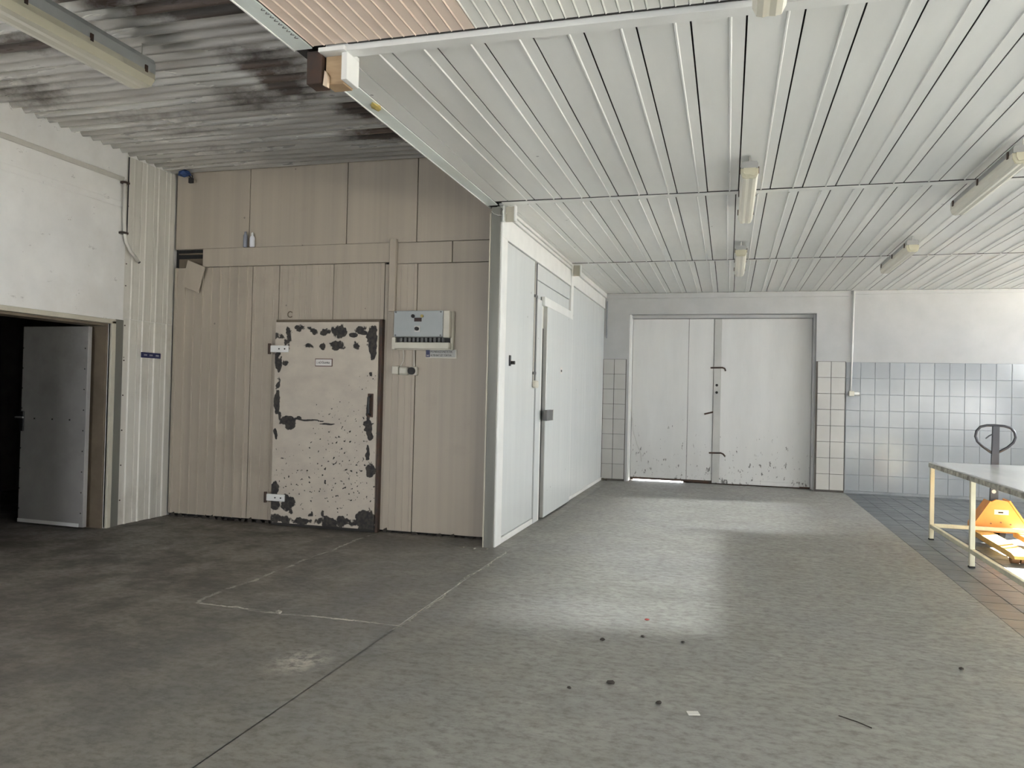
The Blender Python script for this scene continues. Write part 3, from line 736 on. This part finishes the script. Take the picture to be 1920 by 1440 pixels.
# blue wrapped junction and padlock-like box under the ceiling corner
b = thing('wrapped_cable_bundle', 'blue wrapped bundle with a hanging black box at the ceiling corner', 'cable bundle', (-5.66, 6.96, 3.68))
bm = crumb(.062, 4, .62); bm.transform(Matrix.Scale(1.35, 4, (1, 0, 0))); bm.transform(Matrix.Translation((-5.66, 6.95, 3.69))); obj('blue_wrap', bm, 'blue_rag', b)
obj('hanging_box', bxo(-5.615, -5.565, 6.955, 6.985, 3.585, 3.64, .004), 'ink', b)
bm = B(); tube(bm, [(-5.63, 6.96, 3.68), (-5.60, 6.965, 3.655), (-5.59, 6.97, 3.635)], .006, 8); tube(bm, [(-5.58, 6.97, 3.67), (-5.575, 6.97, 3.65), (-5.58, 6.97, 3.635)], .004, 8); obj('loop_wire', bm, 'ink', b)
# loose board
bm = bxo(-.115, .115, -.008, .008, -.145, .145, .003)
bm.transform(Matrix.Translation((-5.553, YW-.045, 2.586)) @ Matrix.Rotation(math.radians(20.5), 4, 'Y') @ Matrix.Rotation(math.radians(7), 4, 'X'))
tag(obj('loose_panel_piece', bm, 'beige'), 'loose tilted piece of beige board hanging below the dark gap', 'board')
# bottle on the ledge and blue grey smear beside it
b = thing('plastic_bottle', 'small whitish plastic bottle standing on the ledge of the beige wall', 'bottle', (-4.848, YW-.005, 2.885))
bm = lathe(B(), [(.022, 2.885), (.027, 2.889), (.027, 2.975), (.02, 2.995), (.011, 3.005), (.011, 3.012)], -4.848, YW-.030, 14); obj('bottle_body', bm, 'bottle', b, True)
bm = lathe(B(), [(.013, 3.012), (.013, 3.03), (.006, 3.04)], -4.848, YW-.030, 12); obj('cap', bm, 'white_trim', b)
bm = lathe(B(), [(.018, 2.885), (.022, 2.889), (.022, 3.01), (.012, 3.03), (.012, 3.05)], -4.935, YW-.026, 14); bb = obj('glass_bottle', bm, simple('dusty_grey_glass', (.26, .28, .33), .25), None, True)
tag(bb, 'dusty grey blue bottle beside the whitish one on the ledge', 'bottle')

# fuse box
e = thing('fuse_box', 'grey wall fuse box with a switch and a row of fuses', 'fuse box', (-2.9, YW, 1.815))
obj('back_plate', bxo(-3.195, -2.575, 7.0, YW-.003, 1.815, 2.195, .003), 'cream_pl', e)
cov = obj('cover', bxo(-3.165, -2.655, 6.925, 7.0, 1.938, 2.192, .006), 'grey_box', e)
obj('side_cheek', bxo(-2.652, -2.588, 6.93, 7.0, 1.93, 2.192, .005), 'cream_pl', e)
obj('side_cheek', bxo(-3.195, -3.158, 6.95, 7.0, 1.815, 1.936, .004), 'cream_pl', e)
obj('fuse_slot', bxo(-3.155, -2.60, 6.985, 6.999, 1.885, 1.936), 'ink', e)
ff = None
for i in range(11):
    x = -3.10+i*.044
    if ff is None:
        ff = obj('fuse', lathe(B(), [(.014, 1.889), (.016, 1.893), (.016, 1.926), (.010, 1.932)], x, 6.967, 10), 'grey_dk', e)
    else: clone(ff, (x, 6.967, 1.889), e)
obj('bottom_tray', bxo(-3.155, -2.59, 6.93, 7.0, 1.822, 1.884, .005), 'cream_pl', e)
obj('display_window', bxo(-2.948, -2.872, 6.918, 6.924, 2.085, 2.122, .001), 'glassy', cov)
bm = B(); cyl(bm, (-2.962, 6.912, 2.138), (-2.962, 6.925, 2.138), .018, 12); obj('black_button', bm, 'ink', cov)
bm = B(); cyl(bm, (-2.868, 6.912, 2.138), (-2.868, 6.925, 2.138), .015, 12); obj('yellow_lamp', bm, 'yellow', cov)
obj('switch_plate', bxo(-2.943, -2.885, 6.916, 6.924, 1.985, 2.043, .001), 'clip', cov)
bm = B(); cyl(bm, (-2.914, 6.893, 2.014), (-2.914, 6.916, 2.014), .019, 12); obj('rotary_switch', bm, 'ink', cov)
for x in (-3.145, -2.675):
    for z in (1.952, 2.178): obj('cover_screw', cyl(B(), (x, 6.92, z), (x, 6.926, z), .008, 8), 'grey_dk', cov)
# sockets and sign below
s = thing('wall_socket', 'pair of cream socket boxes on the beige wall below the fuse box', 'socket', (-3.12, YW, 1.565))
obj('square_box', bxo(-3.205, -3.135, 6.985, YW-.004, 1.572, 1.652, .008), 'cream_pl', s)
obj('round_front_box', bxo(-3.128, -3.035, 6.975, YW-.004, 1.565, 1.648, .016), 'cream_pl', s)
bm = B(); tube(bm, [(-3.11, YW-.012, 1.82), (-3.10, YW-.012, 1.75), (-3.105, YW-.012, 1.70), (-3.13, YW-.015, 1.655)], .006, 8); obj('cable', bm, 'pipe', s)
s = thing('plug_socket', 'round black socket on a cream square plate below the fuse box', 'socket', (-2.985, YW, 1.565))
obj('plate', bxo(-3.025, -2.945, 7.0, YW-.004, 1.565, 1.648, .006), 'cream_pl', s)
bm = B(); cyl(bm, (-2.992, 6.972, 1.607), (-2.992, 7.0, 1.607), .036, 16); obj('black_insert', bm, 'ink', s)
bm = B(); tube(bm, [(-2.99, YW-.012, 1.82), (-2.988, YW-.012, 1.655)], .006, 8); obj('cable', bm, 'pipe', s)
s = thing('plate_sign', 'small blue and grey lettered plate below the right end of the fuse box', 'sign', (-2.70, YW, 1.74))
obj('frame', bxo(-2.868, -2.545, YW-.012, YW-.004, 1.735, 1.822, .002), 'cream_pl', s)
obj('plate', bxo(-2.822, -2.556, YW-.016, YW-.0125, 1.746, 1.818, .0005), 'sign_grey', s)
obj('blue_field', bxo(-2.864, -2.823, YW-.016, YW-.0125, 1.746, 1.818, .0005), 'blue', s)
text('lettering', 'H', .030, 'sign_white', s, (-2.855, YW-.0166, 1.751), (1, 0, 0), (0, 0, 1))
text('lettering', 'MUNKASZÜNETETEK', .030, 'ink', s, (-2.816, YW-.0166, 1.790), (1, 0, 0), (0, 0, 1), .80)
text('lettering', 'ALTER BAT SZT TÖRTUN', .026, 'ink', s, (-2.816, YW-.0166, 1.756), (1, 0, 0), (0, 0, 1), .74)
# conduit and socket on the back wall
c = thing('wall_conduit', 'thin white conduit with a small socket beside the glossy wall tiles', 'conduit', (1.83, YB, 1.5))
bm = B(); tube(bm, [(1.838, YB-.030, 3.118), (1.828, YB-.030, 2.3), (1.816, YB-.034, 1.575)], .014, 8); obj('conduit', bm, 'white_trim', c, True)
obj('box', bxo(1.785, 1.86, YB-.085, YB-.015, 1.495, 1.575, .006), 'cream_pl', c)
bm = B(); cyl(bm, (1.86, YB-.05, 1.535), (1.935, YB-.05, 1.535), .028, 14); obj('plug', bm, 'white_trim', c)
bm = bxo(-1.995, -1.975, YB-.02, YB-.001, 2.38, 3.0, .003); tag(obj('corner_conduit', bm, 'grout'), 'short grey strip conduit on the back wall above the left tiles', 'conduit')

# ------------------------------------------------------------------ fluorescent lamps
def lamp(xc, y0, y1, ztop, w, hh, dh, label, hang, body='lamp_body', grp='fluorescent ceiling lamps'):
    L = thing('fluorescent_lamp', label, 'lamp', (xc, (y0+y1)/2, ztop-hh-dh), grp)
    h = w/2
    pr = [(xc-h*.85, ztop), (xc+h*.85, ztop), (xc+h, ztop-hh*.35), (xc+h, ztop-hh), (xc-h, ztop-hh), (xc-h, ztop-hh*.35)]
    obj('housing', prism(B(), pr, 1, y0+.01, y1-.01), body, L)
    z = ztop-hh
    outer = [(xc-h*1.06, z-.001), (xc+h*1.06, z-.001), (xc+h*1.06, z-dh*.45), (xc+h*.78, z-dh*.92), (xc+h*.4, z-dh), (xc, z-dh*.95), (xc-h*.4, z-dh), (xc-h*.78, z-dh*.92), (xc-h*1.06, z-dh*.45)]
    bm = prism(B(), outer, 1, y0, y1)
    bmesh.ops.bevel(bm, geom=[e for e in bm.edges if abs(e.verts[0].co.y-e.verts[1].co.y) < 1e-5 and min(e.verts[0].co.z, e.verts[1].co.z) < z-dh*.4], offset=.02, segments=2, affect='EDGES')
    inner = prism(B(), [(xc+(a-xc)*.94, z-.002+(b_-z)*.93) for a, b_ in outer], 1, y0+.012, y1-.012)
    me = bpy.data.meshes.new('t'); inner.to_mesh(me); inner.free()
    nb = len(bm.faces); bm.from_mesh(me); bpy.data.meshes.remove(me)
    bm.faces.ensure_lookup_table(); bmesh.ops.reverse_faces(bm, faces=bm.faces[nb:])
    obj('diffuser', bm, 'diff', L)
    for s in (-1, 1):
        bm = B(); cyl(bm, (xc+s*h*.5, y0+.06, z-dh*.4), (xc+s*h*.5, y1-.06, z-dh*.4), .014, 10); obj('tube', bm, 'tube', L, True)
    nclip = 3 if y1-y0 < 1.7 else 5
    for i in range(nclip):
        y = y0+.1+(y1-y0-.2)*i/(nclip-1)
        for s in (-1, 1):
            obj('clip', bxo(xc+s*h*1.0-.004+s*.006, xc+s*h*1.0+.004+s*.006, y-.012, y+.012, z-.016, z+.03, .001), 'steel_dark', L)
    for y in (y0+.02, y1-.02):
        bm = B(); cyl(bm, (xc, y, ztop-.004), (xc, y, ztop+hang), .005, 8); obj('hanger', bm, 'clip', L)
    return L
lamp(.115, 5.64, 7.12, 3.085, .115, .048, .075, 'lamp above the middle of the hall, left one of the nearer pair', .04)
lamp(1.80, 5.62, 7.10, 3.085, .115, .048, .075, 'lamp cut by the right picture edge, right one of the nearer pair', .04)
lamp(.105, 8.72, 10.18, 3.085, .115, .048, .075, 'lamp in front of the gate, left one of the far pair', .04)
lamp(1.80, 8.70, 10.16, 3.085, .115, .048, .075, 'lamp before the tiled wall, right one of the far pair', .04)
lamp(.13, 1.80, 3.29, 3.085, .125, .048, .075, 'lamp cut by the top picture edge beside the near ceiling batten', .04)
lamp(1.82, 2.75, 4.28, 3.085, .115, .048, .075, 'lamp mostly beyond the right picture edge near the first batten', .04)
lamp(-3.87, 2.3, 4.32, 3.60, .21, .10, .085, 'long double tube lamp hanging under the corrugated ceiling', .12, 'lamp_body_l')
# loose wire hooks on the corrugated ceiling
for q, (x, y, l) in enumerate(((-3.98, 4.12, 'bent wire hook on the corrugated ceiling beside the long lamp'), (-2.62, 5.35, 'thin wire loop dangling from the corrugated ceiling beside the low ceiling'))):
    bm = B(); tube(bm, [(x-.03, y, 3.72), (x, y, 3.70), (x, y, 3.62), (x+.015, y, 3.60)], .006, 8); tag(obj('wire_hook', bm, 'clip'), l, 'hook')

# ------------------------------------------------------------------ table and pallet truck
t = thing('work_table', 'long steel table with bright sheet top and cream legs', 'table', (2.76, 6.8, 0))
TX0, TX1, TY0, TY1 = 2.02, 3.30, 4.70, 8.90
obj('table_top', bxo(TX0+.004, TX1-.004, TY0+.004, TY1-.004, .786, .80, .002), 'sheet', t)
for a in ((TX0, TX0+.03, TY0, TY1), (TX1-.03, TX1, TY0, TY1)): obj('edge_rail', bxo(a[0], a[1], a[2], a[3], .745, .7855, .003), 'worn_edge', t)
for a in ((TX0+.031, TX1-.031, TY0, TY0+.03), (TX0+.031, TX1-.031, TY1-.03, TY1)): obj('edge_rail', bxo(a[0], a[1], a[2], a[3], .745, .7855, .003), 'worn_edge', t)
for x in (TX0+.004, TX1-.044):
    for y in (8.83, 7.46, 6.09, 4.73):
        l = obj('leg', bxo(x, x+.04, y, y+.04, .015, .744, .003), 'leg', t); obj('foot_cap', bxo(x-.003, x+.043, y-.003, y+.043, 0, .0148, .002), 'rubber', l)
    for y0, y1 in ((4.771, 6.089), (6.131, 7.459), (7.501, 8.829)): obj('stretcher', bxo(x+.002, x+.038, y0, y1, .125, .163, .003), 'leg', t)
for y in (8.832, 4.732): obj('stretcher', bxo(TX0+.045, TX1-.045, y, y+.036, .130, .168, .003), 'leg', t)

pt = thing('pallet_truck', 'orange hand pallet truck with dark loop handle parked at the table', 'pallet truck', (2.71, 8.5, 0))
PXc = 2.71
bm = B()
prism(bm, [(PXc-.235, .10), (PXc+.235, .10), (PXc+.235, .165), (PXc+.065, .425), (PXc-.045, .435), (PXc-.085, .41), (PXc-.235, .165)], 1, 8.965, 9.0)
bd = obj('body_plate', bm, 'orange', pt)
bm = B(); prism(bm, [(PXc-.25, .10), (PXc-.236, .10), (PXc-.236, .166), (PXc-.086, .412), (PXc-.10, .42), (PXc-.25, .175)], 1, 8.95, 9.16); obj('side_flange', bm, 'orange', pt)
bm = B(); prism(bm, [(PXc+.25, .10), (PXc+.236, .10), (PXc+.236, .166), (PXc+.066, .426), (PXc+.08, .434), (PXc+.25, .175)], 1, 8.95, 9.16); obj('side_flange', bm, 'orange', pt)
obj('sticker', bxo(PXc-.06, PXc+.07, 8.962, 8.9648, .285, .335), 'sign_white', bd); obj('sticker_mark', bxo(PXc-.025, PXc+.02, 8.9605, 8.962, .30, .315), 'ink', bd)
bm = B()
for x, z in ((-.09, .19), (-.0, .205), (.09, .19)): cyl(bm, (PXc+x, 8.958, z), (PXc+x, 8.965, z), .008, 8)
obj('bolts', bm, 'rust', bd)
for s in (-1, 1):
    x0 = PXc+s*.19-.08; x1 = x0+.16
    bm = B(); prism(bm, [(8.96, .07), (8.96, .122), (8.55, .114), (7.80, .100), (7.72, .085), (7.70, .06), (7.76, .05), (8.5, .06)], 0, x0, x1)
    fk = obj('fork', bm, 'fork_y', pt)
    bm = B()
    for w in (-.038, .038): cyl(bm, (x0+.08+w-.032, 7.84, .038), (x0+.08+w+.032, 7.84, .038), .038, 16)
    obj('load_roller', bm, 'rust', fk)
    obj('roller_bracket', bxo(x0+.02, x1-.02, 7.79, 7.93, .045, .056, .003), 'rust', fk)
bm = B(); cyl(bm, (PXc-.08, 9.16, .092), (PXc-.025, 9.16, .092), .09, 20); cyl(bm, (PXc+.025, 9.16, .092), (PXc+.08, 9.16, .092), .09, 20); obj('steer_wheels', bm, 'rubber', pt)
bm = B(); box(bm, PXc-.05, PXc+.05, 9.04, 9.22, .17, .40, .01); obj('pump_block', bm, 'truck_dark', pt)
hd = obj('mast', prism(B(), [(PXc-.062, .36), (PXc+.012, .36), (PXc+.016, 1.185), (PXc-.045, 1.185)], 1, 9.09, 9.125), 'truck_dark', pt)
hx = PXc-.018
loop = [(hx-.03, .905), (hx-.11, .965), (hx-.165, 1.02), (hx-.185, 1.075), (hx-.175, 1.13), (hx-.14, 1.175), (hx-.08, 1.192), (hx, 1.194), (hx+.08, 1.19), (hx+.14, 1.172), (hx+.175, 1.13), (hx+.185, 1.075), (hx+.165, 1.02), (hx+.11, .965), (hx+.03, .915)]
bm = B(); tube(bm, [(a, 9.107, b_) for a, b_ in loop], .0135, 10); obj('loop_handle', bm, 'truck_dark', pt, True)
bm = B(); tube(bm, [(hx-.02, 9.1, 1.105), (hx-.06, 9.09, 1.085), (hx-.095, 9.085, 1.055)], .007, 8); obj('release_lever', bm, 'truck_dark', hd)
bm = B(); cyl(bm, (hx-.012, 9.085, .505), (hx-.012, 9.0895, .505), .02, 14); obj('round_sticker', bm, 'sign_white', hd)

# ------------------------------------------------------------------ debris on the floor
def debris(name, x, y, r, mat, label, cat='debris', flat=.6, seed=1, z=.0):
    bm = crumb(r, seed, flat)
    zmin = min(v.co.z for v in bm.verts); bm.transform(Matrix.Translation((x, y, z-zmin)))
    tag(obj(name, bm, mat), label, cat, 'small debris on the concrete floor')
debris('concrete_crumb', -2.66, 4.235, .022, 'stone', 'pale concrete lump at the bend of the floor crack', 'stone', .7, 2, .0)
debris('red_scrap', -.466, 4.915, .017, 'red', 'small dark red scrap in the middle of the floor', 'scrap', .35, 3)
debris('dirt_crumb', -.666, 4.41, .017, 'dirt', 'dark crumb left of the middle floor scraps', 'crumb', .5, 4)
debris('dirt_crumb', -.454, 4.559, .013, 'dirt', 'dark crumb just below the red scrap', 'crumb', .5, 5)
debris('dirt_crumb', -.28, 3.597, .016, 'dirt', 'dark crumb to the left of the white paper scrap', 'crumb', .5, 6)
debris('dirt_crumb', -.225, 4.539, .011, 'dirt', 'dark crumb at the edge of the table shadow', 'crumb', .5, 7)
debris('dirt_crumb', -.705, 3.64, .012, 'dirt', 'dark crumb nearest the bottom left of the light patch', 'crumb', .5, 8)
debris('dirt_crumb', 1.212, 4.586, .014, 'dirt', 'dark crumb near the dark tile edge at lower right', 'crumb', .5, 9)
debris('dirt_crumb', -.527, 3.779, .024, 'dirt', 'flat dark clod left of the paper scrap', 'crumb', .25, 10)
bm = bxo(-.026, .026, -.02, .02, 0, .004, .001); bm.transform(Matrix.Translation((-.123, 3.539, 0)) @ Matrix.Rotation(.3, 4, 'Z'))
tag(obj('paper_scrap', bm, 'paper'), 'small white paper scrap on the near floor', 'scrap', 'small debris on the concrete floor')
bm = B(); tube(bm, [(.50, 3.72, .004), (.57, 3.675, .004), (.62, 3.63, .003)], .0025, 6); tag(obj('twig', bm, 'dirt'), 'thin dark twig lying on the near right floor', 'twig', 'small debris on the concrete floor')

# ------------------------------------------------------------------ last small details
bm = B()
for i in range(9):
    y = 3.02+i*.035
    tube(bm, [(-2.068, y, ZC-.0065), (-2.082, y+.012, ZC-.0065), (-2.066, y+.020, ZC-.0065)], .0016, 5)
tag(obj('pencil_scribble', bm, 'ink', et), 'small dark handwriting on the steel angle', kind='stuff')
bm = crumb(.03, 11, .35); bm.transform(Matrix.Scale(2.2, 4, (0, 1, 0))); bm.transform(Matrix.Translation((-2.085, 4.22, ZC-.014)))
tag(obj('foam_blob', bm, 'yellow'), 'small yellow brown foam blob on the ceiling edge angle', 'foam')
bm = B(); tube(bm, [(-2.116, 6.694, 3.07), (-2.09, 6.688, 3.045), (-2.05, 6.686, 3.03), (-2.01, 6.69, 3.03), (-1.97, 6.70, 3.05)], .0025, 6)
tag(obj('string', bm, 'paper'), 'thin pale string sagging at the top of the grey column', 'string')
bm = B(); tube(bm, [(-1.555, YG-.03, 1.05), (-1.54, YG-.05, .85), (-1.47, YG-.05, .62), (-1.40, YG-.04, .45), (-1.39, YG-.03, .32)], .005, 6)
tag(obj('hanging_wire', bm, 'strip_grey'), 'thin grey wire hanging down the left gate leaf', 'wire')
for q, (x, y, r, m_) in enumerate(((-1.985, 12.80, .030, 'dirt'), (-1.93, 12.79, .022, 'dirt'), (-1.985, 12.74, .018, 'stone'))):
    debris('rubble', x, y, r, m_, ('largest dark rubble lump in the far corner left of the gate', 'dark rubble lump nearer the gate in the far left corner', 'pale rubble lump in front of the far left corner')[q], 'rubble', .7, 20+q)
for q, (x, y, r) in enumerate(((-2.28, 6.60, .014), (-2.16, 6.57, .017), (-2.06, 6.62, .012))):
    debris('plaster_crumb', x, y, r, 'stone', ('left pale crumb on the floor at the foot of the grey column', 'middle pale crumb on the floor at the foot of the grey column', 'right pale crumb on the floor at the foot of the grey column')[q], 'crumb', .6, 30+q, .002)
